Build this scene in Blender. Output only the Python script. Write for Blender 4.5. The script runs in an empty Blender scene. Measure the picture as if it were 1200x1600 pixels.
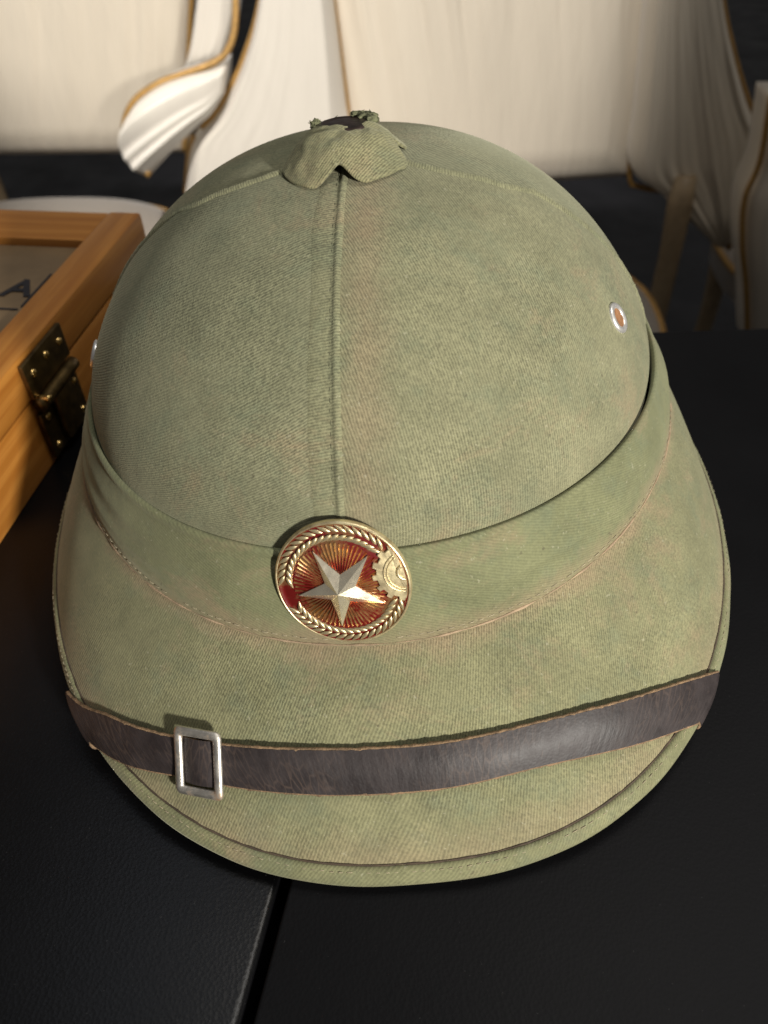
import bpy, math, random
import numpy as np
from mathutils import Vector, Matrix, noise
random.seed(7)
rng = np.random.default_rng(7)
SC = bpy.context.scene
COL = SC.collection
rad = math.radians

# ------------------------------------------------------------------ camera, light, exposure
Z0 = 0.00764                        # the table top is z = 0; helmet shape below was measured from Z0
CAM = np.array([0.0152, -0.25693, 0.24408 - Z0])
FPX = 1200.0                        # focal length in pixels of the 1200 x 1600 photograph
def rot(ax, deg):
    c, s = math.cos(rad(deg)), math.sin(rad(deg))
    return np.array({'x': [[1,0,0],[0,c,-s],[0,s,c]], 'y': [[c,0,s],[0,1,0],[-s,0,c]], 'z': [[c,-s,0],[s,c,0],[0,0,1]]}[ax])
CM = rot('z', 3.57374) @ rot('x', 90 - 44.32155) @ rot('z', -1.74821)
cam = bpy.data.objects.new('camera', bpy.data.cameras.new('camera'))
COL.objects.link(cam)
m4 = Matrix([list(CM[i]) + [CAM[i]] for i in range(3)] + [[0, 0, 0, 1]])
cam.matrix_world = m4
cam.data.sensor_fit = 'VERTICAL'; cam.data.sensor_height = 32.0
cam.data.lens = 32.0 * FPX / 1600
cam.data.clip_start = 0.01; cam.data.clip_end = 60
cam.data.dof.use_dof = True; cam.data.dof.focus_distance = 0.232
cam.data.dof.aperture_fstop = cam.data.lens / 2.1
SC.camera = cam

W = bpy.data.worlds.new('World'); SC.world = W; W.use_nodes = True
W.node_tree.nodes['Background'].inputs[0].default_value = (1.0, 0.97, 0.93, 1)
W.node_tree.nodes['Background'].inputs[1].default_value = 0.10

def ray(px, py): return CM @ np.array([(px - 600) / FPX, (800 - py) / FPX, -1.0])
def onz(px, py, z): d = ray(px, py); return CAM + d * (z - CAM[2]) / d[2]
def ony(px, py, y): d = ray(px, py); return CAM + d * (y - CAM[1]) / d[1]

def lamp(name, kind, loc, target, energy, color, **kw):
    d = bpy.data.lights.new(name, kind); o = bpy.data.objects.new(name, d); COL.objects.link(o)
    o.location = loc
    o.rotation_euler = (Vector(target) - Vector(loc)).to_track_quat('-Z', 'Y').to_euler()
    d.energy = energy; d.color = color
    for k, v in kw.items(): setattr(d, k, v)
    return o
lamp('key_lamp', 'SPOT', (0.54, -0.82, 0.37), (0.05, -0.04, 0.07), 62, (1.0, 0.955, 0.87), spot_size=rad(40), spot_blend=0.9, shadow_soft_size=0.045)
lamp('ceiling_lamp', 'SPOT', (0.35, 0.1, 1.6), (0, 0.0, 0), 24, (1.0, 0.97, 0.92), spot_size=rad(42), spot_blend=0.35, shadow_soft_size=0.22)
lamp('chair_fill_spot', 'SPOT', (-0.30, -0.6, 1.5), tuple(ony(400, -130, 1.0)), 265, (1.0, 0.96, 0.90), spot_size=rad(31), spot_blend=0.55, shadow_soft_size=0.05)  # added spot; its cone edge stands in for the diagonal shadow on the chairs
lamp('chair_fill_light', 'AREA', (0.55, 0.45, 1.5), (0.5, 1.0, -0.2), 4.0, (1.0, 0.93, 0.82), shape='DISK', size=0.3)  # added fill light, brightens the right wing of the armchair
lamp('ceiling_panel', 'AREA', (-0.37, 0.40, 2.0), (-0.37, 0.40, 0), 0.9, (0.72, 0.82, 1.0), shape='RECTANGLE', size=0.16, size_y=0.9)
SC.view_settings.view_transform = 'Standard'; SC.view_settings.look = 'None'
SC.view_settings.exposure = 0.0; SC.view_settings.gamma = 1.0
SC.render.engine = 'CYCLES'

# ------------------------------------------------------------------ helpers
def empty(name, loc, label, cat, group=None):
    o = bpy.data.objects.new(name, None); COL.objects.link(o); o.location = loc
    o.empty_display_size = 0.02
    o['label'] = label; o['category'] = cat
    if group: o['group'] = group
    return o
def origin(o):
    v = Vector((0, 0, 0))
    while o is not None: v += o.location; o = o.parent
    return v
def mesh(name, V, Fc, mat, parent=None, smooth=True, uv=None, kind=None, sharp=None):
    V = np.asarray(V, float)
    if parent is not None: V = V - np.array(origin(parent))
    me = bpy.data.meshes.new(name)
    me.from_pydata(V.tolist(), [], [list(map(int, f)) for f in Fc])
    if uv is not None:
        l = me.uv_layers.new(name='UVMap')
        idx = np.empty(len(me.loops), int); me.loops.foreach_get('vertex_index', idx)
        l.data.foreach_set('uv', np.asarray(uv, float)[idx].ravel())
    if smooth: me.shade_smooth()
    if sharp: me.set_sharp_from_angle(angle=rad(sharp))
    me.materials.append(mat); me.update()
    o = bpy.data.objects.new(name, me); COL.objects.link(o)
    if parent is not None: o.parent = parent
    if kind: o['kind'] = kind
    return o
def gridfaces(n, m, wrap_n=False, wrap_m=False, flip=False, off=0):
    f = []
    for i in range(n if wrap_n else n - 1):
        for j in range(m if wrap_m else m - 1):
            a = i * m + j; b = i * m + (j + 1) % m; c = ((i + 1) % n) * m + (j + 1) % m; d = ((i + 1) % n) * m + j
            f.append((a + off, d + off, c + off, b + off) if flip else (a + off, b + off, c + off, d + off))
    return f
def tube(path, r, seg=8, closed=False, jitter=0.0):
    P = np.asarray(path, float); n = len(P)
    T = np.roll(P, -1, 0) - np.roll(P, 1, 0) if closed else np.gradient(P, axis=0)
    T /= np.linalg.norm(T, axis=1)[:, None] + 1e-12
    ref = np.array([0, 0, 1.0]) if abs(T[:, 2]).mean() < .8 else np.array([0, 1.0, 0])
    A = np.cross(T, ref); A /= np.linalg.norm(A, axis=1)[:, None] + 1e-12; Bn = np.cross(T, A)
    R_ = np.broadcast_to(np.asarray(r, float), (n,))
    an = np.linspace(0, 2 * np.pi, seg, endpoint=False)
    rr = R_[:, None] * (1 + jitter * rng.standard_normal((n, seg)))
    V = P[:, None] + rr[..., None] * (np.cos(an)[None, :, None] * A[:, None] + np.sin(an)[None, :, None] * Bn[:, None])
    f = gridfaces(n, seg, wrap_n=closed, wrap_m=True)
    if not closed: f += [tuple(range(seg))[::-1], tuple((n - 1) * seg + k for k in range(seg))]
    return V.reshape(-1, 3), f
def resample(P, n):
    P = np.asarray(P, float)
    # smooth Catmull-Rom through the points
    out = []
    Q = np.vstack([2 * P[0] - P[1], P, 2 * P[-1] - P[-2]])
    for i in range(len(P) - 1):
        p0, p1, p2, p3 = Q[i:i + 4]
        for t in np.linspace(0, 1, 12, endpoint=False):
            out.append(.5 * (2 * p1 + (p2 - p0) * t + (2 * p0 - 5 * p1 + 4 * p2 - p3) * t * t + (3 * p1 - p0 - 3 * p2 + p3) * t ** 3))
    out.append(P[-1]); out = np.array(out)
    d = np.r_[0, np.cumsum(np.linalg.norm(np.diff(out, axis=0), axis=1))]
    s = np.linspace(0, d[-1], n)
    return np.stack([np.interp(s, d, out[:, k]) for k in range(out.shape[1])], 1)
def joinm(parts):
    V, Fc, n = [], [], 0
    for v, f in parts:
        V.append(np.asarray(v)); Fc += [tuple(k + n for k in q) for q in f]; n += len(v)
    return np.vstack(V), Fc
def box(c, s, bev=0.0, Rm=None):
    import bmesh
    bm = bmesh.new(); bmesh.ops.create_cube(bm, size=1)
    for v in bm.verts: v.co = Vector((v.co.x * s[0], v.co.y * s[1], v.co.z * s[2]))
    if bev: bmesh.ops.bevel(bm, geom=list(bm.edges), offset=bev, segments=2, affect='EDGES', profile=.6)
    V = np.array([v.co[:] for v in bm.verts]); bm.verts.index_update()
    f = [tuple(v.index for v in q.verts) for q in bm.faces]; bm.free()
    if Rm is not None: V = V @ np.asarray(Rm).T
    return V + np.asarray(c), f

# ------------------------------------------------------------------ materials
class N:
    def __init__(s, name):
        s.m = bpy.data.materials.new(name); s.m.use_nodes = True; s.t = s.m.node_tree
        s.b = s.t.nodes['Principled BSDF']; s._c = {}
    def n(s, typ, **kw):
        nd = s.t.nodes.new(typ)
        for k, v in kw.items():
            if k.startswith('i_'):
                key = k[2:]; key = int(key) if key.isdigit() else key.replace('_', ' ')
                nd.inputs[key].default_value = v
            else: setattr(nd, k, v)
        return nd
    def l(s, a, b): s.t.links.new(a, b)
    def co(s, kind='Object'):
        if 'tc' not in s._c: s._c['tc'] = s.t.nodes.new('ShaderNodeTexCoord')
        return s._c['tc'].outputs[kind]
    def noise(s, scale, detail=4, rough=.55, vec=None, dist=0.0):
        nd = s.n('ShaderNodeTexNoise', i_Scale=scale, i_Detail=detail, i_Roughness=rough, i_Distortion=dist)
        s.l(vec if vec is not None else s.co(), nd.inputs['Vector']); return nd.outputs['Fac']
    def ramp(s, fac, stops):
        r = s.n('ShaderNodeValToRGB'); e = r.color_ramp.elements
        while len(e) < len(stops): e.new(.5)
        for el, (p, c) in zip(e, stops): el.position = p; el.color = (c, c, c, 1) if isinstance(c, (int, float)) else (*c, 1)
        s.l(fac, r.inputs[0]); return r.outputs[0]
    def mix(s, fac, a, b, mode='MIX'):
        x = s.n('ShaderNodeMix', data_type='RGBA', blend_type=mode)
        for sock, v in ((x.inputs[0], fac), (x.inputs[6], a), (x.inputs[7], b)):
            if isinstance(v, (int, float)): sock.default_value = v
            elif isinstance(v, tuple): sock.default_value = (*v, 1)
            else: s.l(v, sock)
        return x.outputs[2]
    def math(s, op, a, b=0.0, c=None):
        x = s.n('ShaderNodeMath', operation=op)
        for i, v in enumerate((a, b) if c is None else (a, b, c)):
            if isinstance(v, (int, float)): x.inputs[i].default_value = v
            else: s.l(v, x.inputs[i])
        return x.outputs[0]
    def mapping(s, vec, rot=(0,0,0), scale=(1,1,1)):
        x = s.n('ShaderNodeMapping'); x.inputs['Rotation'].default_value = rot; x.inputs['Scale'].default_value = scale
        s.l(vec, x.inputs[0]); return x.outputs[0]
    def bump(s, h, strength=.3, dist=.001, prev=None):
        x = s.n('ShaderNodeBump', i_Strength=strength, i_Distance=dist); s.l(h, x.inputs['Height'])
        if prev is not None: s.l(prev, x.inputs['Normal'])
        return x.outputs[0]
    def set(s, **kw):
        for k, v in kw.items():
            k = k.replace('_', ' ')
            if isinstance(v, (int, float)): s.b.inputs[k].default_value = v
            elif isinstance(v, tuple): s.b.inputs[k].default_value = (*v, 1) if len(v) == 3 else v
            else: s.l(v, s.b.inputs[k])
        return s

def fabric(name, twist, tint=(1, 1, 1), weave=1.0, dirt=None):
    k = N(name); o = k.co(); uv = k.co('UV')
    big = k.noise(48, 8, .72)
    base = k.mix(k.ramp(big, [(.28, 0.0), (.72, 1.0)]), tuple(np.array((.136, .137, .083)) * tint), tuple(np.array((.230, .225, .139)) * tint))
    # faded bluish green patches and tan handling stains
    g = k.ramp(k.noise(52, 7, .72, k.mapping(o, (.4, .2, .9), (1, 1.3, 1))), [(.50, 0.0), (.66, 1.0)])
    base = k.mix(k.math('MULTIPLY', g, .38), base, (.124, .152, .100))
    st = k.ramp(k.noise(24, 8, .75, k.mapping(o, (1.1, .5, .2), (1, 1, 1.4)), .4), [(.54, 0.0), (.70, 1.0)])
    base = k.mix(k.math('MULTIPLY', st, .75), base, (.250, .190, .118))
    dk = k.ramp(k.noise(75, 8, .75, k.mapping(o, (.1, 2, .4))), [(.53, 0.0), (.70, 1.0)])
    base = k.mix(k.math('MULTIPLY', dk, .32), base, (.095, .090, .058))
    if dirt:                                                      # handling grime with ragged borders along seams and hems
        src, axis, stops = dirt
        sep = k.n('ShaderNodeSeparateXYZ'); k.l(k.co(src), sep.inputs[0])
        val = sep.outputs[axis]; val = k.math('ABSOLUTE', val) if src == 'Object' else val
        val = k.math('ADD', val, k.math('MULTIPLY', k.math('SUBTRACT', k.noise(70, 6, .75), .5), .022))
        f_ = k.ramp(k.math('MULTIPLY', val, 10.0), stops)
        base = k.mix(f_, base, (.27, .195, .125))
    # twill: fine diagonal ribs, broken by thread noise
    def rib(a, across, along):
        return k.noise(1.0, 2, .5, k.mapping(k.mapping(uv, (0, 0, a)), (0, 0, 0), (across, along, 1)), .15)
    w = k.n('ShaderNodeTexWave', wave_type='BANDS', bands_direction='X', i_Scale=2 * math.pi / 20 / .00085, i_Distortion=1.6, i_Detail=2.0, i_Detail_Scale=2.0)
    k.l(k.mapping(uv, (0, 0, twist)), w.inputs[0])
    r1 = k.math('ADD', k.math('MULTIPLY', k.ramp(rib(twist, 1200, 620), [(.34, 0.0), (.66, 1.0)]), .40), k.math('MULTIPLY', w.outputs['Fac'], .60))
    r2 = k.ramp(rib(twist + 1.45, 1300, 700), [(.36, 0.0), (.64, 1.0)])
    brk = k.noise(1500, 2, .5, uv); patch = k.ramp(k.noise(30, 3, .5, k.mapping(o, (0, 1, 3))), [(.35, .45), (.65, 1.0)])
    th = k.math('ADD', k.math('MULTIPLY', r1, .55), k.math('ADD', k.math('MULTIPLY', r2, .2), k.math('MULTIPLY', brk, .5)))
    thp = k.math('MULTIPLY', th, patch)
    col = k.mix(k.math('MULTIPLY', patch, .78 * weave), base, k.mix(k.ramp(th, [(.35, 0.0), (.85, 1.0)]), (.45, .45, .45), (1.5, 1.5, 1.45)), 'MULTIPLY')
    sp = k.ramp(k.noise(700, 2, .6), [(.66, 0.0), (.74, 1.0)])
    col = k.mix(k.math('MULTIPLY', sp, .35), col, (.42, .40, .29))
    sd = k.ramp(k.noise(420, 2, .6, k.mapping(o, (1, 1, 1))), [(.70, 0.0), (.76, 1.0)])
    col = k.mix(k.math('MULTIPLY', sd, .5), col, (.07, .06, .04))
    nb = k.bump(thp, .6 * weave, .00035); nb = k.bump(k.noise(55, 3, .5), .25, .002, nb)
    k.set(Base_Color=col, Roughness=.88, Specular_IOR_Level=.25, Sheen_Weight=.25, Sheen_Roughness=.5, Sheen_Tint=(.8, .8, .6), Normal=nb)
    return k.m
SEAMD = ('Object', 0, [(.0, .38), (.09, .0)])
F_L = fabric('fabric_left', 1.0, (.96, .97, .98), 1.0, SEAMD); F_R = fabric('fabric_right', .12, (1.03, 1.02, 1.0), 1.0, SEAMD); F_BAND = fabric('fabric_band', 1.2, (.86, .90, .78), .45, ('UV', 1, [(.20, .0), (.28, .5)]))
F_BRIM = fabric('fabric_brim', -.55, (.96, .95, .86), .9, ('UV', 1, [(.0, .6), (.07, .0), (.50, .0), (.60, .35)])); F_SEAM = fabric('fabric_seam', 1.4, (1.02, 1.02, 1.0)); F_BIND = fabric('fabric_binding', .8, (.92, .93, .82), .6)
def simple(name, col, rough=.5, metal=0.0, var=.25, scale=60, bump=0.0, bscale=300, **kw):
    k = N(name)
    c2 = tuple(x * (1 - var) for x in col); c3 = tuple(min(1, x * (1 + var)) for x in col)
    k.set(Base_Color=k.mix(k.ramp(k.noise(scale, 5, .6), [(.3, 0.0), (.7, 1.0)]), c2, c3), Metallic=metal, **kw)
    k.set(Roughness=k.ramp(k.noise(scale * 1.7, 4), [(.3, max(.02, rough * .8)), (.7, min(1, rough * 1.2))]))
    if bump: k.set(Normal=k.bump(k.noise(bscale, 3), bump, .0005))
    return k.m
THREAD = simple('thread', (.29, .25, .165), .9, var=.35, scale=200)
WORN = simple('worn_edge', (.33, .24, .155), .95, var=.3, scale=150, bump=.4, bscale=1500)
GROOVE_SHADE = simple('groove_shade', (.055, .038, .024), .95, var=.4, scale=200)  # dark brown that carries the shadow in the binding groove
LINING = simple('lining', (.10, .10, .06), .95)

def leather():
    k = N('leather'); uv = k.co('UV')
    mott = k.noise(90, 6, .65)
    col = k.mix(k.ramp(mott, [(.3, 0.0), (.75, 1.0)]), (.015, .0115, .012), (.040, .031, .031))
    v = k.n('ShaderNodeTexVoronoi', feature='DISTANCE_TO_EDGE', i_Scale=1.0)
    k.l(k.mapping(uv, (0, 0, 0), (520, 150, 1)), v.inputs[0])
    pm = k.ramp(k.noise(40, 3, .5, k.mapping(k.co(), (1, 0, 0))), [(.42, 0.0), (.6, 1.0)])
    crack = k.math('MULTIPLY', k.ramp(v.outputs[0], [(.0, 1.0), (.10, 0.0)]), pm)
    col = k.mix(k.math('MULTIPLY', crack, .22), col, (.17, .115, .085))
    sc = k.ramp(k.noise(260, 4, .7, k.mapping(uv, (0, 0, .3), (3, .6, 1))), [(.60, 0.0), (.72, 1.0)])
    col = k.mix(k.math('MULTIPLY', sc, .22), col, (.15, .105, .08))
    gr = k.n('ShaderNodeTexVoronoi', i_Scale=1100.0); k.l(uv, gr.inputs[0])
    nb = k.bump(crack, -.5, .0006); nb = k.bump(gr.outputs[0], .10, .0003, nb); nb = k.bump(k.noise(1, 3, .5, k.mapping(uv, (0, 0, 0), (420, 110, 1))), .22, .0008, nb)
    k.set(Base_Color=col, Roughness=k.ramp(mott, [(.3, .46), (.7, .64)]), Specular_IOR_Level=.42, Normal=nb)
    return k.m
LEATHER = leather()
RAW = simple('raw_leather_edge', (.21, .135, .075), .95, var=.5, scale=350, bump=.8, bscale=1800)
def steel():
    k = N('worn_steel')
    r = k.ramp(k.noise(170, 6, .7), [(.52, 0.0), (.66, 1.0)])
    k.set(Base_Color=k.mix(r, (.60, .57, .52), (.30, .20, .12)), Metallic=k.ramp(r, [(0.0, .9), (1.0, .35)]), Roughness=k.ramp(k.noise(300, 5), [(.3, .30), (.7, .55)]), Normal=k.bump(k.noise(700, 4, .6), .3, .0004))
    return k.m
STEEL = steel()
ALU = simple('aluminium', (.82, .80, .77), .38, .75, var=.15, scale=200)
RUST = simple('rust', (.24, .115, .05), .8, .0, var=.5, scale=250)
GOLD = simple('badge_gold', (.78, .60, .36), .36, .75, var=.45, scale=200, bump=.12, bscale=1200)
STARM = simple('star_gold', (.95, .84, .66), .22, .85, var=.10, scale=300, bump=.05, bscale=1500)
def enamel():
    k = N('red_enamel')
    f = k.ramp(k.noise(130, 6, .7), [(.48, 0.0), (.62, 1.0)])
    col = k.mix(f, (.13, .008, .007), (.34, .19, .08))
    k.set(Base_Color=col, Roughness=.32, Metallic=k.math('MULTIPLY', f, .8), Coat_Weight=.8, Coat_Roughness=.08, Normal=k.bump(k.noise(500, 3), .25, .0004))
    return k.m
ENAMEL = enamel()
def raymat():
    k = N('ray_gold')
    f = k.ramp(k.noise(150, 6, .7), [(.42, 0.0), (.57, 1.0)])
    k.set(Base_Color=k.mix(f, (.36, .05, .025), (.80, .50, .20)), Roughness=.3, Metallic=.85, Coat_Weight=.4)
    return k.m
RAYG = raymat()
DARKMETAL = simple('dark_metal', (.060, .040, .034), .35, .6, var=.4, scale=300, bump=.3, bscale=800)
FIBRE = simple('frayed_fibre', (.135, .140, .075), .95, var=.6, scale=500, bump=.8, bscale=1600)

def tablemat(name, tint, spec=.10, rg=(.46, .60)):
    k = N(name); o = k.co()
    g = k.n('ShaderNodeTexVoronoi', i_Scale=900.0); k.l(o, g.inputs[0])
    dust = k.ramp(k.noise(900, 2, .6), [(.72, 0.0), (.78, 1.0)])
    hz = k.noise(9, 5, .6)
    col = k.mix(k.ramp(hz, [(.3, 0.0), (.7, 1.0)]), tuple(np.array((.0030, .0030, .0036)) * tint), tuple(np.array((.0055, .0055, .0064)) * tint))
    col = k.mix(k.math('MULTIPLY', dust, .5), col, (.045, .045, .045))
    k.set(Base_Color=col, Roughness=k.ramp(hz, [(.3, rg[0]), (.7, rg[1])]), Specular_IOR_Level=spec, Normal=k.bump(g.outputs[0], .12, .0003))
    return k.m
TABLE_R = tablemat('black_leatherette', 1.0); TABLE_L = tablemat('black_leatherette_smooth', .6, .24, (.28, .36))
def wood():
    k = N('honey_wood'); uv = k.co('UV')
    w = k.n('ShaderNodeTexWave', wave_type='BANDS', bands_direction='Y', i_Scale=28.0, i_Distortion=7.0, i_Detail=4.0, i_Detail_Scale=1.2)
    k.l(k.mapping(uv, (0, 0, 0), (.18, 1, 1)), w.inputs[0])
    fib = k.noise(220, 4, .6, k.mapping(uv, (0, 0, 0), (.06, 1.6, 1)))
    col = k.mix(k.ramp(w.outputs['Fac'], [(.1, 0.0), (.9, 1.0)]), (.42, .165, .026), (.51, .215, .040))
    col = k.mix(k.ramp(fib, [(.35, .6), (.6, 0.0)]), col, (.34, .115, .016))
    k.set(Base_Color=col, Roughness=.45, Coat_Weight=.12, Coat_Roughness=.25, Normal=k.bump(fib, .12, .0005))
    return k.m
WOOD = wood()
PANEL = simple('printed_panel', (.20, .135, .072), .5, var=.15, scale=40)
INK = simple('black_ink', (.02, .018, .022), .6)
BRONZE = simple('dark_bronze', (.13, .085, .032), .38, .85, var=.5, scale=180, bump=.3)
BRASS = simple('brass', (.75, .52, .20), .28, 1.0, var=.3, scale=250)
def satin(name, col, rough=.42, bs=.25):
    k = N(name)
    s = k.noise(14, 5, .6, k.mapping(k.co(), (0, 0, 0), (3, 3, .6)))
    a = tuple(c * .88 for c in col)
    k.set(Base_Color=k.mix(s, a, col), Roughness=rough, Sheen_Weight=.3, Specular_IOR_Level=.5, Normal=k.bump(k.noise(26, 4, .55, k.mapping(k.co(), (0, 0, 0), (4, 1, .35))), bs, .006))
    return k.m
SATIN = satin('cream_satin', (.66, .585, .475)); SATINW = satin('white_satin', (.67, .62, .545), .38, .05); SEATC = satin('seat_satin', (.30, .26, .22), .5)
PIPE = simple('gold_cord', (.36, .205, .06), .5, .3, var=.3, scale=200)
LEGM = simple('chair_leg_paint', (.34, .25, .15), .5, var=.15)
FLOORM = simple('dark_floor', (.018, .018, .022), .6, var=.4, scale=4)

# ------------------------------------------------------------------ setting: floor
FZ = -0.75
fo = mesh('floor', [(-6, -4, FZ), (6, -4, FZ), (6, 9, FZ), (-6, 9, FZ)], [(0, 1, 2, 3)], FLOORM, smooth=False)
fo['kind'] = 'structure'

# ------------------------------------------------------------------ tables (two black tables pushed together, a narrow gap between)
def table(poly, top_z, mat, label, rim):
    c = np.mean(np.array(poly), 0)
    t = empty('table', (c[0], c[1], FZ), label, 'table')
    P = np.array(poly); n = len(P)
    def inset(d):
        out = []
        for i in range(n):
            p = P[i]; a = P[i - 1] - p; b = P[(i + 1) % n] - p
            a = a / np.linalg.norm(a); b = b / np.linalg.norm(b); s = abs(a[0] * b[1] - a[1] * b[0])
            out.append(p + (a + b) * d / s)
        return np.array(out)
    rings = []
    for a in np.linspace(0, 90, 5):
        q = inset(rim * (1 - math.sin(rad(a)))) if a < 90 else inset(0)
        rings.append(np.c_[q, np.full(n, top_z - rim * (1 - math.cos(rad(a))))])
    rings.append(np.c_[P, np.full(n, top_z - .035)]); rings.append(np.c_[inset(.004), np.full(n, top_z - .035)])
    V = np.vstack(rings); Fc = [tuple(range(n))] + gridfaces(len(rings), n, wrap_m=True, flip=True) + [tuple((len(rings) - 1) * n + k for k in range(n))[::-1]]
    mesh('table_top', V, Fc, mat, t, smooth=True, sharp=50)
    for q in inset(.07):
        v, f = box((q[0], q[1], (top_z - .036 + FZ) / 2), (.045, .045, top_z - .036 - FZ), .003)
        mesh('leg', v, f, mat, t, smooth=False)
    return t
sx = lambda y: -0.0245 + (y + .172) * .15          # the joint between the tables
table([(sx(-.62) + .0036, -.62), (.75, -.62), (.75, .1745), (sx(.124) + .0036, .127)], 0.0, TABLE_R, 'black leatherette table with straight far edge under the right half of the helmet', .0012)
table([(-.95, -.62), (sx(-.62), -.62), (sx(.20), .20), (-.95, .20)], -0.0006, TABLE_L, 'black table with a shiny long edge carrying the wooden box', .0028)

# ------------------------------------------------------------------ helmet surface functions
Q = dict(da=.10304, df=.11447, db=.1051, dn=2.09208, zbs=.08591, zbf=.08289, zt=.15596, pe=2.38284, pz=1.37627,
         ba=.11221, bf=.12521, bb=.112, zBs=.06644, zBf=.05481, tiltB=-.0005,
         ea=.13285, ef=.17443, eb=.13756, en=2.31453, zEs=.02667, zEf=.00638, zEb=.01281, byaw=6.22658, tilt=-.02371)
HM = rot('z', -.47121) @ rot('y', -3.06633) @ rot('x', -1.83426)
def toworld(P):
    P = np.asarray(P) @ HM.T
    P = P - np.array([0, 0, Z0]); return P
def ring(ph, a, f, b, zs, zf, zb, n):
    c, s = np.cos(ph), np.sin(ph)
    x = a * np.sign(c) * abs(c) ** (2 / n); y = np.where(s < 0, f, b) * np.sign(s) * abs(s) ** (2 / n)
    z = zs + np.where(s < 0, zf - zs, zb - zs) * s ** 2
    return np.stack([x, y, z], -1)
def RD(ph, g=0.0): return ring(ph, Q['da'] + g, Q['df'] + g, Q['db'] + g, Q['zbs'], Q['zbf'], Q['zbs'], Q['dn'])
def RB(ph):
    r = ring(ph, Q['ba'], Q['bf'], Q['bb'], Q['zBs'], Q['zBf'], Q['zBs'] - .01, Q['dn']); r[..., 2] += Q['tiltB'] * r[..., 0]; return r
def RE(ph):
    e = ring(ph, Q['ea'], Q['ef'], Q['eb'], Q['zEs'], Q['zEf'], Q['zEb'], Q['en']) @ rot('z', Q['byaw']).T
    e[..., 2] += Q['tilt'] * e[..., 0]; return e
def wob(P, amp):
    x, y, z = P[..., 0], P[..., 1], P[..., 2]
    return amp * (np.sin(55 * x + 31 * y + 1) * .5 + np.sin(70 * z - 42 * x + 2) * .4 + np.sin(88 * y + 60 * z + 20 * x) * .35)
def dome(ph, u):
    ph, u = np.broadcast_arrays(np.asarray(ph, float), np.asarray(u, float))
    b = RD(ph); t = np.clip(u, 0, 1) * np.pi / 2
    r = np.maximum(np.cos(t), 0) ** (2 / Q['pe']); zz = np.sin(t) ** (2 / Q['pz'])
    o = b.copy(); o[..., :2] *= r[..., None]; o[..., 2] = b[..., 2] + (Q['zt'] - b[..., 2]) * zz + np.minimum(u, 0) * .06
    dph = np.abs((ph + np.pi / 2 + np.pi) % (2 * np.pi) - np.pi)
    puck = .0022 * np.exp(-((dph - .05) / .075) ** 2) * np.sin(u * 118 + 2.2 * np.sin(u * 27)) * np.clip(u * 8, 0, 1) * np.clip((.9 - u) * 6, 0, 1)
    o[..., :2] *= (1 + wob(o, .0045) + puck)[..., None]
    return o
def normals(fn, a, b, ea=1e-3, eb=1e-3):
    a, b = np.broadcast_arrays(np.asarray(a, float), np.asarray(b, float))
    da = fn(a + ea, b) - fn(a - ea, b); db = fn(a, b + eb) - fn(a, b - eb)
    n = np.cross(da, db); n /= np.linalg.norm(n, axis=-1)[..., None] + 1e-15
    out = fn(a, b) - np.array([0, -.02, .05]); s = np.sign((n * out).sum(-1)); return n * s[..., None]
def brim(ph, v):
    ph, v = np.broadcast_arrays(np.asarray(ph, float), np.asarray(v, float))
    r = RB(ph) * (1 - v)[..., None] + RE(ph) * v[..., None]
    r[..., 2] += .003 * np.sin(np.pi * np.clip(v, 0, 1)) + wob(r, .0006) * np.clip(v * (1.0 - v) * 4, 0, 1)
    return r
def band(ph, v):          # v = 0 top edge, 1 lower edge
    ph, v = np.broadcast_arrays(np.asarray(ph, float), np.asarray(v, float))
    side = np.exp(-((np.degrees(ph) + 22) / 26) ** 2)          # the band stands off the crown on one side
    g = .0006 + .0006 * side
    T = ring(ph, Q['da'], Q['df'], Q['db'], Q['zbs'], Q['zbf'], Q['zbs'], Q['dn']); c = T.copy(); c[..., 2] = 0
    c /= np.linalg.norm(c, axis=-1)[..., None]
    T = T + c * g[..., None]
    w = v ** 1.0
    r = T * (1 - w)[..., None] + RB(ph) * w[..., None]
    bul = np.sin(np.pi * np.clip(v, 0, 1)) * .0010
    d = np.degrees(ph)
    wn = lambda c, w: np.exp(-((v - c) / w) ** 2)
    fold = .0007 * wn(.60 + .08 * np.sin(ph * 2.2 + .6), .085) + .0006 * wn(.80 + .04 * np.sin(ph * 3 + 1), .06) + .0004 * wn(.45 + .1 * np.sin(ph * 1.3 + 2), .10)
    fold = fold * (1 - np.exp(-((d + 90) / 14) ** 2)) * (.6 + .4 * np.sin(ph * 5 + 1))
    lay = .0005
    r = r + c * (lay + bul + fold * 1.0)[..., None] * np.array([1, 1, 0]) ; r[..., 2] += (bul + fold) * .25 + .0003
    return r

HAT = empty('pith_helmet', (0, -.02, 0), 'olive green cloth pith helmet with leather strap and star badge', 'helmet')

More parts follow.
